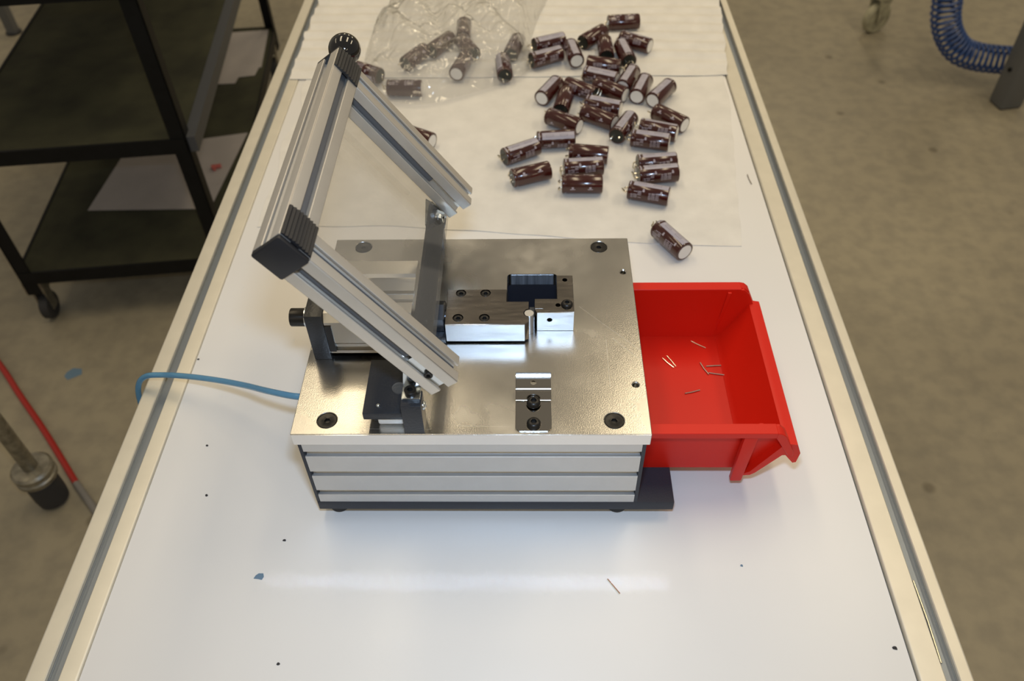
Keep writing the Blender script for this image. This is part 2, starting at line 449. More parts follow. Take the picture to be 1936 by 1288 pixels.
# ---- jaws
jl_poly = [(125, 105), (197.2, 105), (201, 108), (201, 134.5), (180.3, 134.5), (180.3, 151), (125, 151)]
JZ = 154.0
jc = []
for x, y in ((137.5, 146), (160.5, 146), (136.5, 113.5), (160.5, 113.5)):
    jc.append(cyl((x, y, JZ-4), (0, 0, 1), 4.9, 10, 24))
jc.append(cyl((201.2, 119.5, 128), (0, 0, 1), 5.2, 40, 24))
jaw = part('moving_jaw', prism(jl_poly, alongZ, ZP1+2.2, JZ), 'ground_steel', fx, bevel=.35, segs=1, cuts=jc, label='steel sliding jaw block with four sunk screws')
for x, y in ((137.5, 146), (160.5, 146), (136.5, 113.5), (160.5, 113.5)):
    part('cap_screw', socket_screw((x, y, JZ-4), (0, 0, 1), 4.4, 3.5, 1.9, 2.2), 'black_oxide', jaw)
part('jaw_face', box(125.4, 197, 104.4, 105.2, ZP1+2.6, JZ-.4), 'milled_alu', jaw)
part('dowel', cyl((201.2, 119.5, ZP1+.2), (0, 0, 1), 4.2, 23.5, 24), 'milled_alu', jaw)
part('slide_rail', box(128, 196, 112, 144, ZP1, ZP1+2.1), 'dark_steel', jaw)
jr_poly = [(208, 120.3), (242.5, 120.3), (242.5, 170), (227.2, 170), (227.2, 138), (206.3, 138), (206.3, 124)]
rc = [cyl((235, 163.5, JZ-9), (0, 0, 1), 2.4, 20, 16), cyl((227.8, 129.5, JZ-9), (0, 0, 1), 2.4, 20, 16), cyl((220, 110, 144.5), (0, 1, 0), 2.6, 22, 16)]
fj = part('fixed_jaw', prism(jr_poly, alongZ, ZP1+.05, JZ), 'ground_steel', fx, bevel=.35, segs=1, cuts=rc, label='steel angled stop block beside the opening')
part('jaw_face', box(208.6, 242.2, 119.7, 120.5, ZP1+.4, JZ-.4), 'milled_alu', fj, cuts=[cyl((220, 110, 144.5), (0, 1, 0), 2.6, 22, 16)])
part('button_screw', socket_screw((236, 130, JZ), (0, 0, 1), 5.6, 3.6, 1.9, 2.4, dome=1), 'black_oxide', fj)
part('insert_block', box(206.6, 214, 125, 136.5, JZ-.3, JZ+.5), 'ground_steel', fj)
# blade carrier seen in the gap
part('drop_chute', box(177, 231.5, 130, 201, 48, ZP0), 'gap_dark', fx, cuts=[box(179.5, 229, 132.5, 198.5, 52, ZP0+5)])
part('slot_glint_panel', box(183, 225.5, 197.9, 198.45, ZP0+1, ZP1-1.2), 'slot_flash_tint', plate)  # added thin panel, carries the painted flash reflection on the plate's cut edge
part('cutting_blade', box(201.6, 206, 121, 134, ZP1+.05, JZ-7), 'dark_steel', fx)
# ---- pneumatic cylinder
part('cylinder_bracket', box(6.5, 22, 84.5, 161, ZP1+.05, 185), 'hammer_black', fx, bevel=.6, label='black hammered end block of the air cylinder')
cylp = [(87, 133), (93, 133), (93, 136), (87, 136), (87, 139.5), (92.5, 139.5), (92.5, 143), (88.5, 143), (88.5, 146.5), (92.5, 146.5), (92.5, 150), (86, 150), (86, 176), (91, 183),
        (104, 183), (104, 178), (108, 178), (108, 183), (114, 183), (114, 178), (119, 178), (119, 183), (136, 183), (138, 186), (150, 184), (160, 182), (162, 176), (162, 133)]
cy = part('air_cylinder', prism(cylp, alongX, 22.2, 99), 'cyl_alu', fx, label='ribbed aluminium air cylinder body', smooth=25)
part('sensor_switch', box(22.2, 28, 85, 94, 140, 172), 'plastic_black', fx)
part('bracket_bolt', socket_screw((-.4, 109, 160), (-1, 0, 0), 8.4, 13.5, 3.6, 5), 'black_oxide', fx, label='black socket bolt sticking out at the left')
part('washer', cyl((6.6, 109, 160), (-1, 0, 0), 9.2, 7), 'zinc', fx)
part('cylinder_foot', box(22.2, 90, 96, 152, ZP1+.05, 133), 'powder_black', fx)
part('piston_rod', cyl((99, 124, 145), (1, 0, 0), 6, 26.2), 'dark_steel', fx)
part('rod_nut', rings([(hexr(12), 0), (hexr(12.6), 1), (hexr(12.6), 11), (hexr(11.5), 12)], frame_fn((112, 124, 146), (1, 0, 0)), 24), 'dark_steel', fx, smooth=20)
part('rod_plate', box(106, 124.6, 104, 122, ZP1+.05, 138), 'hammer_black', fx, bevel=.5)
# ---- limit switch shelf and posts
part('switch_shelf', box(63, 96.2, 6.5, 66, 141.5, 150), 'hammer_black', fx, bevel=.7, label='black hammered shelf carrying the switch')
part('ball_catch', sphere((75.5, 14.5, 150.2), 2, 16), 'zinc', fx)
part('limit_switch', box(74, 96, 8.5, 40, ZP1+2, 141.4), 'white_plastic', fx, bevel=2, label='white plastic switch under the shelf')
part('switch_rest', box(70, 96, 14, 60, ZP1+.05, ZP1+2), 'hammer_black', fx)
for y0, y1, lab in ((.2, 17, 'black pivot post at the front edge'), (D-17, D-.2, None)):
    p = part('pivot_post', box(97.2, 114, y0, y1, ZP1+.05, 167), 'hammer_black', fx, bevel=.6, label=lab)
    part('pivot_screw', socket_screw((114, (y0+y1)/2, 158), (1, 0, 0), 4, 2.6, 1.6, 1.5, dome=1), 'zinc', p)
part('clear_washer', cyl((91, 33, 150), (0, 0, 1), 6, 1.4), 'polythene', fx)

# ---- raised guard frame: flat slab of profiles tilted up from the pivot
A_ = 27.8
TH = math.radians(54.31)
dv = Vector((math.cos(TH), 0, -math.sin(TH))); nv = Vector((math.sin(TH), 0, math.cos(TH))); yv = Vector((0, 1, 0))
RC = Vector((53.96, 0, 320.2))
LARM = 156.4
def tslot(a=A_, w=7.6, depth=9.0, cav=14.0, r=1.4, lip=2.0):
    h = a/2; side = [(-h+r*(1-math.sin(math.radians(q))), -h+r*(1-math.cos(math.radians(q)))) for q in (67, 45, 22, 0)]
    side += [(-w/2-.5, -h), (-w/2, -h+.5), (-w/2, -h+lip), (-cav/2, -h+lip), (-cav/2, -h+lip+2), (-3.4, -h+depth), (3.4, -h+depth), (cav/2, -h+lip+2), (cav/2, -h+lip), (w/2, -h+lip), (w/2, -h+.5), (w/2+.5, -h)]
    side += [(h-r*(1-math.sin(math.radians(q))), -h+r*(1-math.cos(math.radians(q)))) for q in (0, 22, 45)]
    P = []
    for k in range(4):
        c, s_ = round(math.cos(math.pi/2*k)), round(math.sin(math.pi/2*k))
        P += [(x*c-y*s_, x*s_+y*c) for x, y in side]
    return P
TS = tslot()
def arm_fn(yc):
    return lambda s, t, a: tuple(RC+yv*(yc+s)+nv*(t-A_/2)+dv*a)
def bar_fn(s, t, a):
    return tuple(RC+dv*(s-A_/2)+nv*(t-A_/2)+yv*a)
YN, YF = 3.6+A_/2, 229.0+A_/2
bar = part('guard_crossbar', prism(TS, bar_fn, 5.5, 255.6), 'profile_alu', fx, label='grooved profile bar along the top of the raised guard', smooth=30)
def strip_bar(fn, a0, a1, side):
    q = A_/2
    P = [(-3.5, q-8.8), (3.5, q-8.8), (3.5, q-4.6), (-3.5, q-4.6)]
    if side == 'n': g = [(s_, t_) for s_, t_ in P]
    elif side == 'left': g = [(-t_, s_) for s_, t_ in P]
    else: g = [(t_, s_) for s_, t_ in P]
    return prism(g, fn, a0, a1)
part('slot_shade_strip', strip_bar(bar_fn, 6, 255, 'n'), 'slot_shade_strip', bar)  # added strips that darken the grooves, shade put into their colour
part('slot_shade_strip', strip_bar(bar_fn, 6, 255, 'left'), 'slot_shade_strip', bar)
def capbox(y0, y1, ins):
    h = A_/2-ins
    return prism(rrect(-h, h, -h, h, 1.8, 4), bar_fn, y0, y1)
part('end_cap', capbox(1.2, 5.4, 0), 'plastic_black', bar, bevel=.6, label='black square plastic cap facing the camera')
part('end_cap', capbox(255.7, 259, 0), 'plastic_black', bar, bevel=.6)
def ribbed(y0, y1):
    P = [(-A_/2+.6, A_/2+.05)]
    n = 9; wd = A_-1.2
    for k in range(n):
        s0 = -A_/2+.6+wd*k/n; bul = 1.6+1.6*math.sin(math.pi*(k+.5)/n)
        P += [(s0+.1, A_/2+bul*.55), (s0+wd/n*.62, A_/2+bul), (s0+wd/n*.98, A_/2+bul*.6)]
    P += [(A_/2-.6, A_/2+.05)]
    return prism(P, bar_fn, y0, y1)
part('ribbed_cover', ribbed(5.6, 36), 'plastic_black', bar, smooth=10)
part('ribbed_cover', ribbed(227, 256), 'plastic_black', bar, smooth=10)
kc = Vector(bar_fn(0, 0, 289))
part('ball_knob', sphere(tuple(kc), 14.6, 40), 'gloss_black', bar, label='glossy black ball knob')
part('knob_stem', cyl(bar_fn(0, 0, 259), (0, 1, 0), 5, 18), 'zinc', bar)
for yc in (YN, YF):
    arm = part('guard_arm', prism(TS, arm_fn(yc), .05, LARM), 'profile_alu', fx, label='grooved arm nearest the camera' if yc == YN else 'grooved far arm of the guard', smooth=30)
    sgn = -1 if yc == YN else 1
    part('slot_shade_strip', strip_bar(arm_fn(yc), 1, LARM-1, 'n'), 'slot_shade_strip', arm)  # same added darkening inside the arm grooves
    part('slot_shade_strip', strip_bar(arm_fn(yc), 1, 114 if yc == YN else 114, 'left'), 'slot_shade_strip', arm)
    part('slot_insert', prism([(-3.4, -A_/2+2.6), (3.4, -A_/2+2.6), (3.4, -A_/2+6), (-3.4, -A_/2+6)], lambda s, t, a, yc=yc, g=sgn: tuple(RC+nv*(s-A_/2)+yv*(yc-g*t)+dv*a), 116, LARM-3), 'zinc', arm)
    o_ = RC+nv*(-A_/2)+dv*(LARM-19)+yv*(yc+sgn*(A_/2-4.4))
    part('slot_screw', socket_screw(tuple(o_), (0, sgn, 0), 3.6, 4.5, 1.6, 2), 'black_oxide', arm)
# clear panel on the underside of the frame, with clipped lower corners
def panel_fn(s, t, a):
    return tuple(RC+yv*s+nv*(-A_-.1-t)+dv*a)
Yp0, Yp1 = 10, 250
poly = [(Yp0, -A_+4), (Yp1, -A_+4), (Yp1, LARM-34), (Yp1-20, LARM-1), (Yp0+18, LARM-1), (Yp0, LARM-30)]
part('guard_panel', prism([(s, a) for s, a in poly], lambda s, a, t: panel_fn(s, t, a), 0, 3.6), 'acrylic', fx, smooth=0, label='clear acrylic panel of the guard')
def strap(s0, s1, t0, t1, a0, a1):
    P = [(s0, t0), (s1, t0), (s1, t1), (s0, t1)]
    return prism(P, panel_fn, a0, a1)
part('hinge_bar', strap(17.2, D-17.2, 3.8, 8, LARM-22, LARM-1.5), 'hinge_black', fx, bevel=.5, label='dark steel hinge bar under the clear panel')
for y0, sg in ((6, 1), (D-24, -1)):
    hb = part('hinge_bracket', box(98, 113, y0, y0+18, 167.05, 170), 'zinc', fx, bevel=.4)
    part('hinge_web', prism([(98, 170), (113, 170), (120, 176), (113, 188), (101, 197)], alongY, y0+(12 if sg > 0 else 2), y0+(15 if sg > 0 else 5)), 'zinc', hb, bevel=.3)
    part('hinge_bolt', socket_screw((105, y0+(5.5 if sg > 0 else 12.5), 170), (0, 0, 1), 5, 5, 2.2, 2.6), 'black_oxide', hb)
part('far_bracket', prism([(100, 167.2), (118, 168), (120, 178), (111, 191), (104, 189)], alongY, 224, 227.5), 'hinge_black', fx, bevel=.3)
nb = part('lock_nut', rings([(hexr(6.4), 0), (hexr(6.4), 5), (5.2, 6), (4.6, 8.5)], frame_fn((113, 224, 184), (0, -1, 0)), 24), 'zinc', fx, smooth=20)
part('bolt_tip', cyl((113, 216, 184), (0, -1, 0), 3, 3), 'black_oxide', nb)
# ---- stainless latch clip
clip = [(2.5, 130.1), (35, 130.1), (36.6, 130.9), (38, 132.6), (40, 137.4), (41.6, 139.2), (43.5, 140), (50, 140), (51.6, 140.6), (56, 144.6)]
th = []
for i, (y, z) in enumerate(clip):
    a = clip[max(i-1, 0)]; b_ = clip[min(i+1, len(clip)-1)]
    t = Vector((b_[0]-a[0], b_[1]-a[1])).normalized(); th.append((y-t.y*1.6, z+t.x*1.6))
lat = part('latch_clip', prism(clip+th[::-1], alongX, 189.5, 220), 'stainless', fx, bevel=.25, segs=1, label='polished steel latch clip with two button screws',
           cuts=[prism([(189.4, 2.4), (193, 2.4), (189.4, 6)], alongZ, 125, 140), prism([(216.5, 2.4), (220.1, 2.4), (220.1, 6)], alongZ, 125, 140), cyl((204.7, 46.5, 135), (0, 0, 1), 2.4, 20, 16)])
for y, z in ((31, 133), (9.2, 131.7)):
    part('button_screw', socket_screw((204.9, y, z), (0, 0, 1), 6.3, 4.4, 2.3, 2.8, dome=1), 'black_oxide', lat)

# ------------------------------------------------------------------ red parts bin
bn = thing('storage_bin', 'red plastic open-front storage bin sliding out of the fixture', 'bin', (300, 125, 25.4))
BX0 = 150
tk = 2.6
YA0, YA1 = 39, 211          # outer side walls at the floor
YB0, YB1 = 35.5, 214.5      # at the rim
ZF = 25.4; ZR = 95
def wall(sgn):
    yb, yt = (YA0, YB0) if sgn < 0 else (YA1, YB1)
    prof = [(BX0, ZF), (410, ZF), (415, 28), (421, 38), (426, 43.5), (431, 46), (441, 47), (443, 60), (430, 88), (424, ZR-1.2), (BX0, ZR-1.2)]
    v = []; n = len(prof)
    for k in (0, 1):
        for x, z in prof:
            t = (z-ZF)/(ZR-ZF); y = yb+(yt-yb)*t - sgn*tk*k
            v.append((x, y, z))
    f = [tuple(range(n)), tuple(range(n, 2*n))[::-1]]+[(i, (i+1) % n, n+(i+1) % n, n+i) for i in range(n)]
    return v, f
body = join(box(BX0, 405, YA0+.5, YA1-.5, ZF, ZF+tk), wall(-1), wall(1), box(BX0, BX0+tk, YA0-2, YA1+2, ZF, ZR))
bo = part('bin_body', body, 'red_plastic', bn, smooth=30)
# sloping front and turned-over lip
fr = [(403, ZF), (410, ZF+1.5), (416, 36), (433, 73), (436, 76), (447, 66), (449, 60), (446.5, 59.5), (444.5, 64), (436, 72), (419, 35), (412, ZF+.2)]
frr = [(403, ZF), (409, ZF+.6), (413, ZF+4), (434, 60), (444.5, 46), (447.5, 47), (448.5, 61), (443.5, 73.5), (436, 75), (432, 74.5), (408, ZF+6), (403, ZF+3)]
part('front_lip', prism(frr, alongY, YA0-9, YA1+5), 'red_plastic', bn, smooth=35, label='sloping front wall with turned-over lip')
for sgn, yw in ((-1, YB0), (1, YB1)):
    o_ = yw+sgn*9
    P = [(yw-sgn*tk, ZR), (o_, ZR), (o_, ZR-7), (o_-sgn*2, ZR-7), (o_-sgn*2, ZR-2.4), (yw-sgn*tk, ZR-2.4)]
    rim = prism(P, alongX, BX0, 421)
    slope = prism([(420.5, ZR-7), (420.5, ZR), (425, ZR-1), (429.5, 90), (440.5, 66), (440.5, 60), (436, 62)], alongY, min(yw-sgn*.2, o_), max(yw-sgn*.2, o_))
    part('rim_flange', join(rim, slope), 'red_plastic', bn, bevel=.5, segs=1)
    part('side_rib', prism([(391.5, 17), (402.5, 17), (406, 89), (393.5, 89)], alongY, min(yw+sgn*.5, o_-sgn*2.5), max(yw+sgn*.5, o_-sgn*2.5)), 'red_plastic', bn, bevel=1.2)
    part('inner_rib', prism([(401, 31), (403.5, 31), (411, 92), (407, 92)], alongY, min(yw-sgn*tk, yw-sgn*5.5), max(yw-sgn*tk, yw-sgn*5.5)), 'red_plastic', bn, bevel=.6)

# clipped leads in the bin and on the bench
def lead(px, z, label, m_='tin_wire'):
    (x0, y0), (x1, y1) = px
    mx, my = (x0+x1)/2, (y0+y1)/2
    bend = random.uniform(-.6, .6)
    return solo('lead_clipping', tube([(x0, y0, z+.75), (mx+bend, my+bend, z+.75), (x1, y1, z+.75)], .7, 8), 'tin_dull' if 'dull' in label else m_, label, 'wire', (mx, my, z), group='clipped capacitor leads')

lead(((376.3, 200.8), (390.5, 190.6)), 28.1, 'bright clipped lead in the red bin, nearest the far wall')
lead(((342.8, 176.3), (353.2, 162.7)), 28.1, 'clipped lead in the red bin, left one of the close pair')
lead(((347.9, 179.3), (355.6, 164.2)), 28.1, 'clipped lead in the red bin, right one of the close pair')
lead(((381.9, 169.4), (388.4, 153.1)), 28.1, 'slanting clipped lead in the red bin touching two dull ones')
lead(((387.3, 164.5), (403.0, 165.6)), 28.1, 'upper dull clipped lead by the front slope of the red bin')
lead(((388.7, 155.3), (404.2, 152.3)), 28.1, 'lower dull clipped lead by the front slope of the red bin')
lead(((360.3, 127.4), (376.1, 131.9)), 28.1, 'dull clipped lead in the red bin, nearest the camera')
solo('rail_wire', tube([(543.2, -62, -4.2), (543.8, -100, -4.2), (543, -136, -4.2)], .9, 8), 'tin_wire', 'long bright wire lying in the groove of the right rail', 'wire', (543.4, -100, -5))
lead(((270.5, -64.0), (280.5, -78.0)), .05, 'single bright clipped lead on the bare bench in front of the fixture')
lead(((503.7, 543.3), (505.5, 521.3)), .05, 'dull clipped lead on the bench beside the right rail')
# ------------------------------------------------------------------ capacitors
CR, CH = 12.8, 27.2
def cyl_patch(a0, a1, x0, x1, r, n=6):
    v = []; f = []
    for k in range(n+1):
        a = math.radians(a0+(a1-a0)*k/n)
        for x in (x0, x1): v.append((x, r*math.sin(a), r*math.cos(a)))
    for k in range(n): f.append((2*k, 2*k+1, 2*k+3, 2*k+2))
    return v, f
axf = lambda x, y, h: (h, x, y)
cap_me = {}
def cmesh(name, g, m_, smooth=40): cap_me[name] = mesh_of(name, g, m_, smooth=smooth)
cmesh('sleeve', rings([(CR-3.2, -CH+.3), (CR-3, -CH), (CR-1.2, -CH), (CR-.3, -CH+.5), (CR, -CH+1.5), (CR, CH-6.5), (CR-1.0, CH-5.2), (CR-1.0, CH-4.4), (CR, CH-3.2), (CR, CH-1.4), (CR-.8, CH), (CR-2.2, CH), (CR-2.4, CH-.8)], axf, 36), 'cap_maroon')
cmesh('vent_disc', rings([(CR-3.1, -CH+.2), (CR-3.1, -CH-.25), (.5, -CH-.3)], axf, 32), 'cap_vent')
cmesh('base_seal', rings([(CR-2.3, CH-.8), (CR-2.3, CH+.1), (.5, CH+.2)], axf, 28), 'cap_rubber')
cmesh('stripe', join(cyl_patch(-24, 24, -CH+1.6, CH-6.6, CR+.12, 8), cyl_patch(-24, 24, CH-3.2, CH-1.6, CR+.12, 8)), 'cap_stripe')
mk = []
for x0 in (-16, 4):
    mk += [cyl_patch(-7, -5, x0, x0+11, CR+.2, 1), cyl_patch(5, 7, x0, x0+11, CR+.2, 1), cyl_patch(-6, 6, x0, x0+.6, CR+.2, 2), cyl_patch(-6, 6, x0+10.4, x0+11, CR+.2, 2)]
cmesh('minus_mark', join(*mk), 'cap_mark')
pr = []
rp = random.Random(3)
for x0 in (-14, 9.5):                       # two repeats of the small unreadable print block round the sleeve
    pr += [cyl_patch(40, 46, x0-4.5, x0-2.5, CR+.12, 1), cyl_patch(47, 58, x0-5, x0-2.2, CR+.12, 2)]
    for c_, (xa, wd) in enumerate(((-1, 4.2), (4.5, 4.2), (10, 2.4))):
        for row in range(5):
            a0 = 56+row*9+c_*2
            if rp.random() < .16 or x0+xa > CH-7: continue
            xx = x0+xa
            while xx < x0+xa+wd:
                l_ = rp.uniform(.7, 1.5); pr.append(cyl_patch(a0, a0+5, xx, min(xx+l_, x0+xa+wd+.4), CR+.12, 1)); xx += l_+.5
    pr += [cyl_patch(185, 196, x0+2, x0+5, CR+.12, 2), cyl_patch(198, 203, x0, x0+7, CR+.12, 1)]
cmesh('print', join(*pr), 'cap_print', smooth=0)
def pinmesh(name, s, kind):
    if kind == 0: P = [(CH, 5*s, 0), (CH+4, 5*s, 0), (CH+6.5, 6*s, 2*s), (CH+8, 7*s, 5*s)]
    elif kind == 1: P = [(CH, 5*s, 0), (CH+3, 5*s, 0), (CH+4.5, 5*s, -3), (CH+4.5, 5*s, -8), (CH+3.5, 5*s, -10)]
    else: P = [(CH, 5*s, 0), (CH+5, 5*s, 0), (CH+7, 5*s, 1), (CH+7.5, 3*s, 3.5), (CH+9, 2*s, 5)]
    cmesh(name, tube(spline(P, 4), .95, 8), 'tin_wire')
for k in range(3):
    for s in (-1, 1): pinmesh('pin%d%d' % (k, s), s, k)

def make_capacitor(x, y, ang, roll, label, kind, z=0, pitch=0):
    t = thing('capacitor', label, 'capacitor', (x, y, z), group='maroon electrolytic capacitors')
    pivot = Matrix.Translation((0, 0, CR*S+.0003))
    rot = Matrix.Rotation(math.radians(ang), 4, 'Z') @ Matrix.Rotation(math.radians(pitch), 4, 'Y') @ Matrix.Rotation(math.radians(roll), 4, 'X')
    def add(nm, key, parent):
        o = bpy.data.objects.new(nm, cap_me[key]); col.objects.link(o); o.parent = parent
        if parent is t: o.matrix_local = pivot @ rot
        return o
    sl = add('sleeve', 'sleeve', t)
    add('vent_disc', 'vent_disc', t); add('base_seal', 'base_seal', t)
    st = add('stripe', 'stripe', sl); add('print', 'print', sl)
    mm = add('minus_mark', 'minus_mark', sl)
    for s in (-1, 1): add('pin', 'pin%d%d' % (kind, s), t)
    return t

make_capacitor(363.5, 962.3, -175.1, 50, 'maroon capacitor farthest from the fixture, alone on the rippled foam', 1, z=6.0)
make_capacitor(308.8, 910.9, -131.8, 130, 'maroon capacitor pointing up right, second in the far right cluster', 2, z=6.0)
make_capacitor(326.7, 868.7, -89.5, 150, 'maroon capacitor with pins towards the camera in the far right cluster', 2, z=6.0)
make_capacitor(377.8, 890.9, 146.3, 25, 'rightmost maroon capacitor of the far cluster, white end to the right', 1, z=6.0)
make_capacitor(357.4, 853.7, -80.2, 0, 'maroon capacitor with grey stripe leaning against the far right cluster', 2, z=6.0)
make_capacitor(234.3, 892.1, -155.3, -15, 'upper one of two parallel striped capacitors beside the bag opening', 0, z=6.0)
make_capacitor(229.2, 844.4, -153.3, -2, 'lower one of two parallel striped capacitors beside the bag opening', 1, z=6.0)
make_capacitor(273.4, 856.9, 100.2, 0, 'striped capacitor with white end towards the camera right of the parallel pair', 2, z=6.0)
make_capacitor(321.0, 818.2, -15.3, 150, 'maroon capacitor half hidden behind a striped one at the pile top', 0, z=4.5)
make_capacitor(314.7, 788.2, 155.2, -20, 'striped capacitor lying across the top of the pile', 1, z=1.6)
make_capacitor(356.5, 779.8, 67.4, 0, 'short striped capacitor right of the pile top, left of two white-ended ones', 2, z=1.6)
make_capacitor(374.8, 751.9, 69.8, 0, 'left one of two white-ended striped capacitors at the pile right', 0, z=1.6)
make_capacitor(404.3, 737.2, 55.2, 0, 'right one of two white-ended striped capacitors at the pile right', 1, z=1.6)
make_capacitor(232.9, 748.2, 62.4, 0, 'striped capacitor with white end at the pile left edge', 2, z=1.6)
make_capacitor(253.8, 714.8, -101.8, 160, 'plain maroon capacitor with pins down beside the pile left white end', 0, z=1.6)
make_capacitor(281.3, 749.0, -36.5, 140, 'maroon capacitor mostly hidden under the middle of the pile', 1, z=1.6)
make_capacitor(327.0, 747.9, 143.7, 150, 'plain maroon capacitor slanting across the middle of the pile', 2, z=1.6)
make_capacitor(313.2, 701.2, 159.0, -5, 'upper striped one of two slanting capacitors at the pile bottom', 0, z=1.6)
make_capacitor(304.7, 669.5, 144.6, 130, 'lower glossy one of two slanting capacitors at the pile bottom', 1, z=1.6)
make_capacitor(252.3, 660.3, 146.3, 100, 'plain maroon capacitor with white end right, lower left of the pile', 2, z=1.6)
make_capacitor(409.2, 665.7, 135.4, 150, 'plain maroon capacitor with white end, rightmost below the pile', 0, z=1.6)
make_capacitor(339.4, 643.8, -116.7, 0, 'striped capacitor with black base and pins towards the lower left', 0, z=1.6)
make_capacitor(389.0, 634.4, 159.6, 20, 'rear one of two horizontal capacitors lying together right of centre', 2, z=1.6)
make_capacitor(374.5, 608.8, 165.8, -2, 'front striped one of two horizontal capacitors lying together right of centre', 0, z=1.6)
make_capacitor(239.6, 613.3, -174.9, -33, 'striped capacitor meeting a slanting one end to end at left', 1, z=1.6)
make_capacitor(189.4, 583.2, -150.0, -8, 'leftmost striped capacitor slanting down to its pins', 2, z=1.6)
make_capacitor(203.4, 528.8, -159.4, 150, 'plain maroon capacitor at lower left with a bent wire pin', 1, z=1.6)
make_capacitor(285.1, 576.0, 170.7, 120, 'rear glossy one of three stacked side by side at the bottom centre', 1, z=1.6)
make_capacitor(276.1, 544.6, -175.5, 8, 'middle printed one of three side by side at the bottom centre', 1, z=1.6)
make_capacitor(272.6, 505.6, 179.3, 110, 'front plain maroon one of three side by side at the bottom centre', 1, z=1.6)
make_capacitor(377.8, 554.0, -174.2, 5, 'rear one of two striped capacitors touching at lower right', 1, z=1.6)
make_capacitor(376.8, 527.0, -173.1, 3, 'front one of two striped capacitors touching at lower right', 2, z=1.6)
make_capacitor(360.1, 484.1, 163.0, 5, 'printed capacitor below the touching pair at lower right', 0, z=1.6)
make_capacitor(378.5, 387.4, 120.8, 5, 'single capacitor off the foam edge behind the red bin', 2, z=1.7)
make_capacitor(6.5, 759.2, 177.3, 60, 'capacitor lying horizontally in the bag nearest the camera', 2, z=1.6)
make_capacitor(91.9, 821.9, 76.3, 150, 'capacitor in the bag with white end towards the camera', 0, z=4.5)
make_capacitor(89.7, 937.8, 91.4, 160, 'capacitor in the bag farthest from the camera', 1, z=6.0)
make_capacitor(99.3, 879.5, 295.1, 170, 'dark capacitor in the bag beside the white-ended one', 2, z=6.0)
make_capacitor(15.1, 848.9, -120.5, 140, 'left slanting capacitor in the bag cluster', 0, z=6.0)
make_capacitor(54.5, 890.3, -122.3, 150, 'right slanting capacitor in the bag cluster', 1, z=6.0)
make_capacitor(-59.3, 805.3, 329.4, 100, 'capacitor at the bag left edge beside the guard knob', 2, z=4.5)
make_capacitor(160.5, 815.4, -84.5, 40, 'capacitor with pins towards the camera at the bag opening', 0, z=4.5)
make_capacitor(176.9, 878.4, -102.4, 90, 'glossy capacitor just inside the bag opening', 1, z=6.0)
make_capacitor(37.9, 623.8, 149.6, 120, 'capacitor mostly hidden behind the far guard arm', 2, z=1.6)
# ------------------------------------------------------------------ foam sheets under the capacitors
def sheet(name, poly_fn, nx, ny, zf, thick, material, label, cat, origin):
    """poly_fn(u,v)->(x,y); zf(x,y)->height of the top face"""
    v = []; f = []
    for j in range(ny+1):
        for i in range(nx+1):
            x, y = poly_fn(i/nx, j/ny); v.append((x, y, zf(x, y)))
    n = len(v); v += [(x, y, z-thick) for x, y, z in v]
    q = lambda i, j: j*(nx+1)+i
    for j in range(ny):
        for i in range(nx):
            a = (q(i, j), q(i+1, j), q(i+1, j+1), q(i, j+1)); f.append(a); f.append(tuple(k+n for k in a[::-1]))
    for i in range(nx):
        f.append((q(i+1, 0), q(i, 0), q(i, 0)+n, q(i+1, 0)+n)); f.append((q(i, ny), q(i+1, ny), q(i+1, ny)+n, q(i, ny)+n))
    for j in range(ny):
        f.append((q(0, j), q(0, j+1), q(0, j+1)+n, q(0, j)+n)); f.append((q(nx, j+1), q(nx, j), q(nx, j)+n, q(nx, j+1)+n))
    return solo(name, (v, f), material, label, cat, origin, smooth=60)
nz = lambda x, y, s, o=0: noise.noise(Vector((x*s+o, y*s, o)))
def flat_xy(u, v):
    y = 405+430*v+ (14*math.sin(u*4.3+.6)*(1-v)) + (22*(1-u) if v < 1 else 0)*(1-v)
    xl = -158+14*nz(0, y, .012, 3); xr = min(470+(y-395)*.12, 512)+3*nz(5, y, .02, 9)
    return (xl+(xr-xl)*u, y+3*nz(u*300, 0, .03, 4)*(1-v))
sheet('foam_sheet', flat_xy, 80, 60, lambda x, y: 1.0+.5*max(0, nz(x, y, .02)), .8, 'foam', 'thin flat white foam sheet under the scattered capacitors', 'packing foam', (170, 620, .3))
def rip_xy(u, v):
    y = 812+650*v
    xl = -188+7*nz(0, y, .035, 5); xr = 521+(y-812)*.10+4*nz(5, y, .03, 2)
    if xr > 556: xr = 556+3*nz(7, y, .05, 2)
    return (xl+(xr-xl)*u, y+4*nz(u*200, 0, .03, 8)*(1-v))
def rip_z(x, y):
    k_ = min(1, max(0, (y-806)/70))
    return 2.7+2.9*k_+2.1*k_*math.sin(y/5.2+1.2*nz(x, y, .006, 1)+.006*x)*(.75+.5*nz(x, y, .01, 6))+.6*nz(x, y, .03, 2)
sheet('foam_sheet', rip_xy, 90, 240, rip_z, 1.0, 'foam', 'rippled white packing foam at the far end of the bench', 'packing foam', (170, 1130, 1.5))

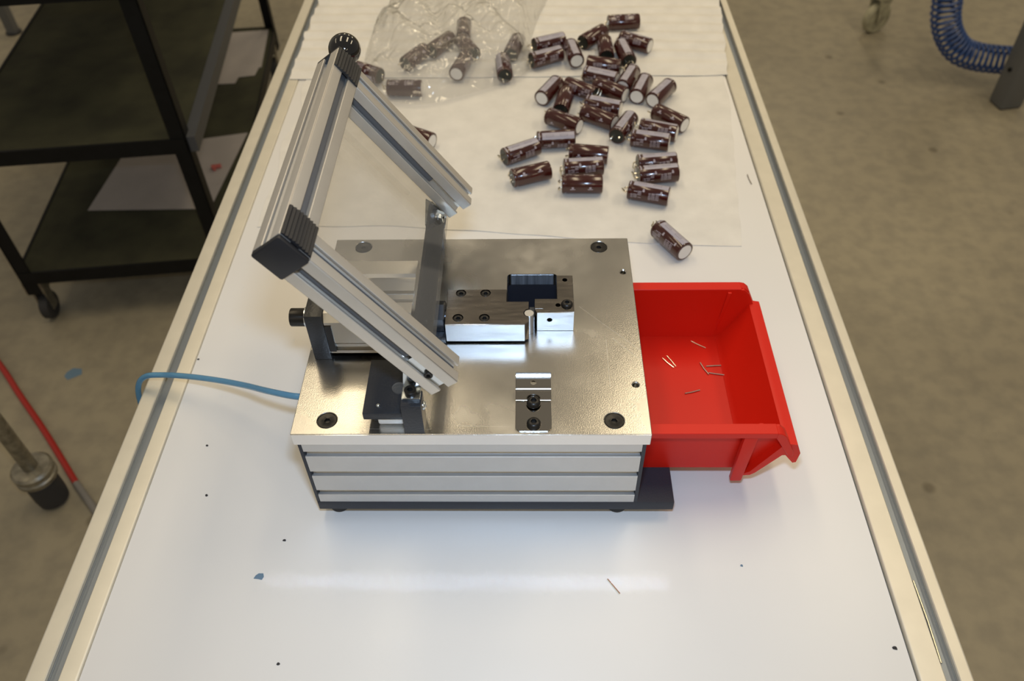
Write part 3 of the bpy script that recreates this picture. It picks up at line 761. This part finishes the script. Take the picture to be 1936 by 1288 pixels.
# ------------------------------------------------------------------ clear polythene bag over some of the capacitors
BAG = [(-64, 800), (-60, 765), (-25, 735), (40, 722), (100, 748), (150, 776), (192, 806), (205, 850), (203, 905), (215, 990), (235, 1130), (150, 1230), (20, 1210), (-40, 1080), (-68, 960), (-72, 870)]
def bag_geo():
    c = Vector((70, 930)); N = 120; K = 56
    ctr = [Vector(p) for p in BAG]; ring = []
    per = spline([(p.x, p.y, 0) for p in ctr]+[(ctr[0].x, ctr[0].y, 0)], 12)
    for i in range(N):
        t = i/N*(len(per)-1); k = int(t); ring.append(per[k].lerp(per[min(k+1, len(per)-1)], t-k))
    v = []; f = []
    def ht(x, y, s):
        e = max(0, 1-s**3.0)
        w_ = 26+30*e
        fold = abs(nz(x*.8+y*.35, y*.25-x*.2, .022, 2))*26+abs(nz(x, y, .05, 7))*10+nz(x, y, .012, 4)*16
        return 8.4+min(1, (1-s)*7)*(w_+fold-8)
    for layer in (0, 1):
        for k in range(1, K+1):
            s = k/K
            for p in ring:
                x = c.x+(p.x-c.x)*s; y = c.y+(p.y-c.y)*s
                v.append((x, y, ht(x, y, s) if layer == 0 else 3.3))
    top0 = len(v); v.append((c.x, c.y, ht(c.x, c.y, 0))); v.append((c.x, c.y, 3.3))
    for layer in (0, 1):
        b0 = layer*K*N
        for k in range(K-1):
            for i in range(N):
                j = (i+1) % N; a = (b0+k*N+i, b0+(k+1)*N+i, b0+(k+1)*N+j, b0+k*N+j); f.append(a if layer == 0 else a[::-1])
        for i in range(N):
            j = (i+1) % N; f.append((top0+layer, b0+i, b0+j) if layer == 0 else (top0+1, b0+j, b0+i))
    return v[:K*N]+[v[top0]], [tuple(K*N if q == top0 else q for q in t) for t in f if all(q < K*N or q == top0 for q in t)]
solo('plastic_bag', bag_geo(), 'polythene', 'crumpled clear plastic bag lying over a few capacitors', 'bag', (70, 930, 3.3), smooth=50)

# ------------------------------------------------------------------ blue air hose of the fixture
hose = [(2, 64, 102), (-15, 66, 100), (-45, 82, 88), (-80, 108, 66), (-120, 132, 46), (-160, 150, 31), (-190, 158, 24), (-212, 160, 19), (-224, 158, 4), (-229, 154, -25), (-231, 146, -80), (-233, 130, -170), (-236, 110, -300)]
solo('air_hose', tube(spline(hose, 8), 3.1, 14), 'hose_blue', 'translucent blue air hose draped over the bench edge', 'hose', (-100, 120, 0))

# chips and specks of debris on the bench
def chip(x, y, r, m_, label, z=0):
    n = 7; rr = [r*random.uniform(.6, 1.15) for _ in range(n)]
    P = [(x+rr[k]*math.cos(2*math.pi*k/n), y+rr[k]*.8*math.sin(2*math.pi*k/n)) for k in range(n)]
    return solo('debris_chip', prism(P, alongZ, z+.02, z+.5), m_, label, 'debris', (x, y, z), group='specks of debris')
chip(541.5, 385, 2.6, 'chip_blue', 'blue speck on the right rail beyond the red bin', z=-4.9)
chip(-43.4, -62.6, 4.5, 'chip_blue', 'blue paint chip on the bench left of the fixture front')
chip(-27.8, -25.6, 1.9, 'chip_dark', 'dark crumb on the bench below the fixture left foot')
chip(-129.9, 82.8, 1.7, 'chip_dark', 'dark speck on the bench left of the fixture')
chip(-114.3, 23.3, 1.7, 'chip_dark', 'dark speck midway along the left rail')
chip(506.7, -125.2, 2.2, 'chip_dark', 'dark chip on the bench by the right rail near the camera')
chip(392.2, -50.1, 1.6, 'chip_blue', 'tiny blue speck on the bench below the red bin')
chip(-9.7, -141.6, 1.6, 'chip_dark', 'dark speck on the bench at the near left')
chip(-171.3, 201.7, 1.5, 'chip_dark', 'dark splinter by the left rail beyond the hose')
chip(-911.9, 891.0, 24, 'chip_blue', 'grey blue flake on the concrete floor left of the hose', z=-820)
# ------------------------------------------------------------------ trolley on the left
CART_O = Vector((-545, 1128, -820))
ca = math.radians(6.5)
cx = Vector((math.cos(ca), math.sin(ca), 0)); cyv = Vector((-math.sin(ca), math.cos(ca), 0))
def cw(p):  # trolley-local (x leftwards negative, y away, z up from the floor) to world
    return tuple(CART_O+cx*p[0]+cyv*p[1]+Vector((0, 0, p[2])))
def cbox(*a):
    v, f = box(*a); return [cw(p) for p in v], f
cart = thing('shelf_trolley', 'black steel trolley with dark green felt shelves beside the bench', 'trolley', CART_O)
CW, CL = 510, 1225
ZL, ZU, ZT = 165, 505, 852
for sx in (-CW, -34):
    for sy in (0, CL-34):
        x0, y0 = sx, sy
        o_ = 1 if sx < -100 else 0
        g = join(cbox(x0 if o_ else x0+30, x0+4 if o_ else x0+34, y0, y0+34, 95, 900), cbox(x0, x0+34, y0 if sy == 0 else y0+30, y0+4 if sy == 0 else y0+34, 95, 900))
        part('corner_post', g, 'cart_steel', cart)
for zz in (ZL, ZU, ZT):
    sh = part('shelf_board', cbox(-CW+4, -4, 4, CL-4, zz-12, zz), 'cart_felt', cart)
    part('shelf_rail', cbox(-CW+4, -4, -2, 4, zz-34, zz+2), 'cart_steel', sh)
    part('shelf_rail', cbox(-CW+4, -4, CL-4, CL+2, zz-34, zz+2), 'cart_steel', sh)
    part('shelf_rail', cbox(-6 if zz > ZL else -5, 18 if zz == ZU else 0, 4, CL-4, zz-34, zz+3), 'cart_rail' if zz == ZU else 'cart_steel', sh)
    part('shelf_rail', cbox(-CW-1, -CW+5, 4, CL-4, zz-34, zz+2), 'cart_steel', sh)
for sx in (-CW+18, -26):
    for sy in (26, CL-40):
        fn = lambda x, y, h, sx=sx, sy=sy: cw((sx+h, sy+x, 36+y))
        cs = part('caster', rings([(10, -11), (34, -11), (36, -9), (36, 9), (34, 11), (10, 11)], fn, 24), 'rubber', cart)
        part('caster_fork', join(cbox(sx-16, sx-12, sy-14, sy+16, 30, 96), cbox(sx+12, sx+16, sy-14, sy+16, 30, 96), cbox(sx-22, sx+22, sy-24, sy+24, 94, 99), cbox(sx-22, sx+22, sy-24, sy+24, 99, 133)), 'old_metal', cs)

# papers lying on the lower shelf
zp = -820+ZL
def paper(name, pts, label, z, th_=1.2):
    cen = (sum(p[0] for p in pts)/len(pts), sum(p[1] for p in pts)/len(pts), z)
    return solo(name, prism(pts, alongZ, z+1.5, z+th_+1.5), 'paper', label, 'paper', cen, smooth=0)
paper('paper_sheet', [(-965, 1318), (-640, 1322), (-624, 1680), (-955, 1600)], 'large white sheet on the lower trolley shelf', zp)
paper('paper_sheet', [(-815, 1955), (-730, 1962), (-728, 2000), (-678, 2010), (-676, 2060), (-668, 2062), (-700, 2318), (-840, 2300)], 'white sheet with stepped edge at the far trolley end', zp)
solo('red_clip', join(cyl((-682, 1500, zp+8), (1, .3, 0), 6, 26, 12), cyl((-670, 1488, zp+8), (-.4, 1, 0), 4, 22, 12)), 'pink_plastic', 'small reddish plastic piece on the white sheet', 'clip', (-672, 1500, zp+1.3))

# ------------------------------------------------------------------ round metal foot of a stand at the left edge
st = thing('stand_leg', 'round metal stand leg with ribbed collar and rubber foot', 'leg', (-815, 538, -820))
fz = frame_fn((-815, 538, -820), (0, 0, 1))
part('rubber_foot', rings([(24, 0), (31, 8), (33, 30), (33, 76), (26, 84)], fz, 28), 'rubber', st)
part('collar', rings([(26, 83), (38, 85), (41, 90), (41, 98), (37, 101), (37, 104), (41, 107), (41, 116), (36, 121), (18, 123)], fz, 32), 'old_metal', st)
part('pole', rings([(15, 122), (15, 1180), (12, 1188), (4, 1191)], fz, 24), 'old_metal', st)

# red cable with grey sleeve on the floor
cable = [(-1420, 1200, -813), (-1250, 1060, -813), (-1100, 918, -813), (-1010, 822, -813), (-900, 707, -813), (-780, 573, -813)]
cb = thing('red_cable', 'red cable with a metal sleeve lying on the floor', 'cable', (-960, 770, -820))
part('cable_jacket', tube(spline(cable, 8), 7, 12), 'cable_red', cb)
part('cable_sleeve', tube(spline([(-780, 573, -813), (-716, 508, -813), (-640, 430, -813)], 6), 8, 12), 'cable_grey', cb)

# ------------------------------------------------------------------ right background: caster, grey leg, coiled hose
cs = thing('swivel_caster', 'worn cream swivel caster standing on the floor beyond the bench', 'caster', (1490, 2590, -820))
wf = lambda x, y, h: (1490+.45*h+.89*x, 2590-.89*h+.45*x, -764+y)
part('wheel', rings([(12, -16), (50, -16), (56, -11), (56, 11), (50, 16), (12, 16)], wf, 32), 'caster_cream', cs)
part('hub', rings([(14, -20), (14, 20)], wf, 20), 'old_metal', cs)
part('fork', join(prism([(-14, -15), (30, 80), (-30, 80)], lambda s_, t_, a: wf(s_, t_, a), -27, -22), prism([(-14, -15), (30, 80), (-30, 80)], lambda s_, t_, a: wf(s_, t_, a), 22, 27), cyl((1490, 2590, -686), (0, 0, 1), 36, 8), cyl((1490, 2590, -678), (0, 0, 1), 20, 160)), 'caster_cream', cs)
gl = thing('machine_leg', 'grey painted square steel leg at the right edge', 'leg', (1790, 2075, -820))
LP = [(1738, 2097), (1751, 2031), (1825, 2046), (1812, 2112)]
part('upright', prism(LP, alongZ, -816, 60), 'grey_paint', gl, bevel=4)
part('foot_pad', prism([(1742, 2094), (1754, 2036), (1821, 2049), (1809, 2108)], alongZ, -820, -815), 'rubber', gl)
part('bolt', cyl((1744.5, 2064, -690), (-1, -.2, 0), 7, 5, 12), 'cart_steel', gl)
def coil():
    ctr = spline([(1480, 2190, -300), (1504, 2190, -417), (1523, 2190, -500), (1539, 2190, -569), (1572, 2190, -632), (1628, 2190, -688), (1699, 2190, -713), (1773, 2190, -723), (1836, 2190, -728)], 60)
    L_ = [0]
    for i in range(1, len(ctr)): L_.append(L_[-1]+(ctr[i]-ctr[i-1]).length)
    out = []; turns = 33; steps = turns*14
    for s in range(steps+1):
        d_ = L_[-1]*s/steps; k = max(i for i in range(len(L_)) if L_[i] <= d_+1e-6); k = min(k, len(ctr)-2)
        t_ = (ctr[k+1]-ctr[k]).normalized(); p = ctr[k]+t_*(d_-L_[k])
        a = t_.cross(Vector((.3, 1, .2))).normalized(); b_ = t_.cross(a)
        q = 2*math.pi*turns*s/steps
        out.append(p+a*42*math.cos(q)+b_*42*math.sin(q))
    return tube(out, 5, 8)
solo('coiled_hose', coil(), 'coil_blue', 'blue coiled air hose hanging in the right background', 'hose', (1640, 2190, -780))

# slim legs behind the trolley at the far left
bk = thing('far_stand', 'grey stand leg glimpsed behind the trolley at far left', 'leg', (-1815, 2660, -820))
part('upright', box(-1832, -1798, 2643, 2677, -815, 60), 'grey_paint', bk)
part('foot_pad', cyl((-1815, 2660, -820), (0, 0, 1), 30, 5.2, 16), 'rubber', bk)
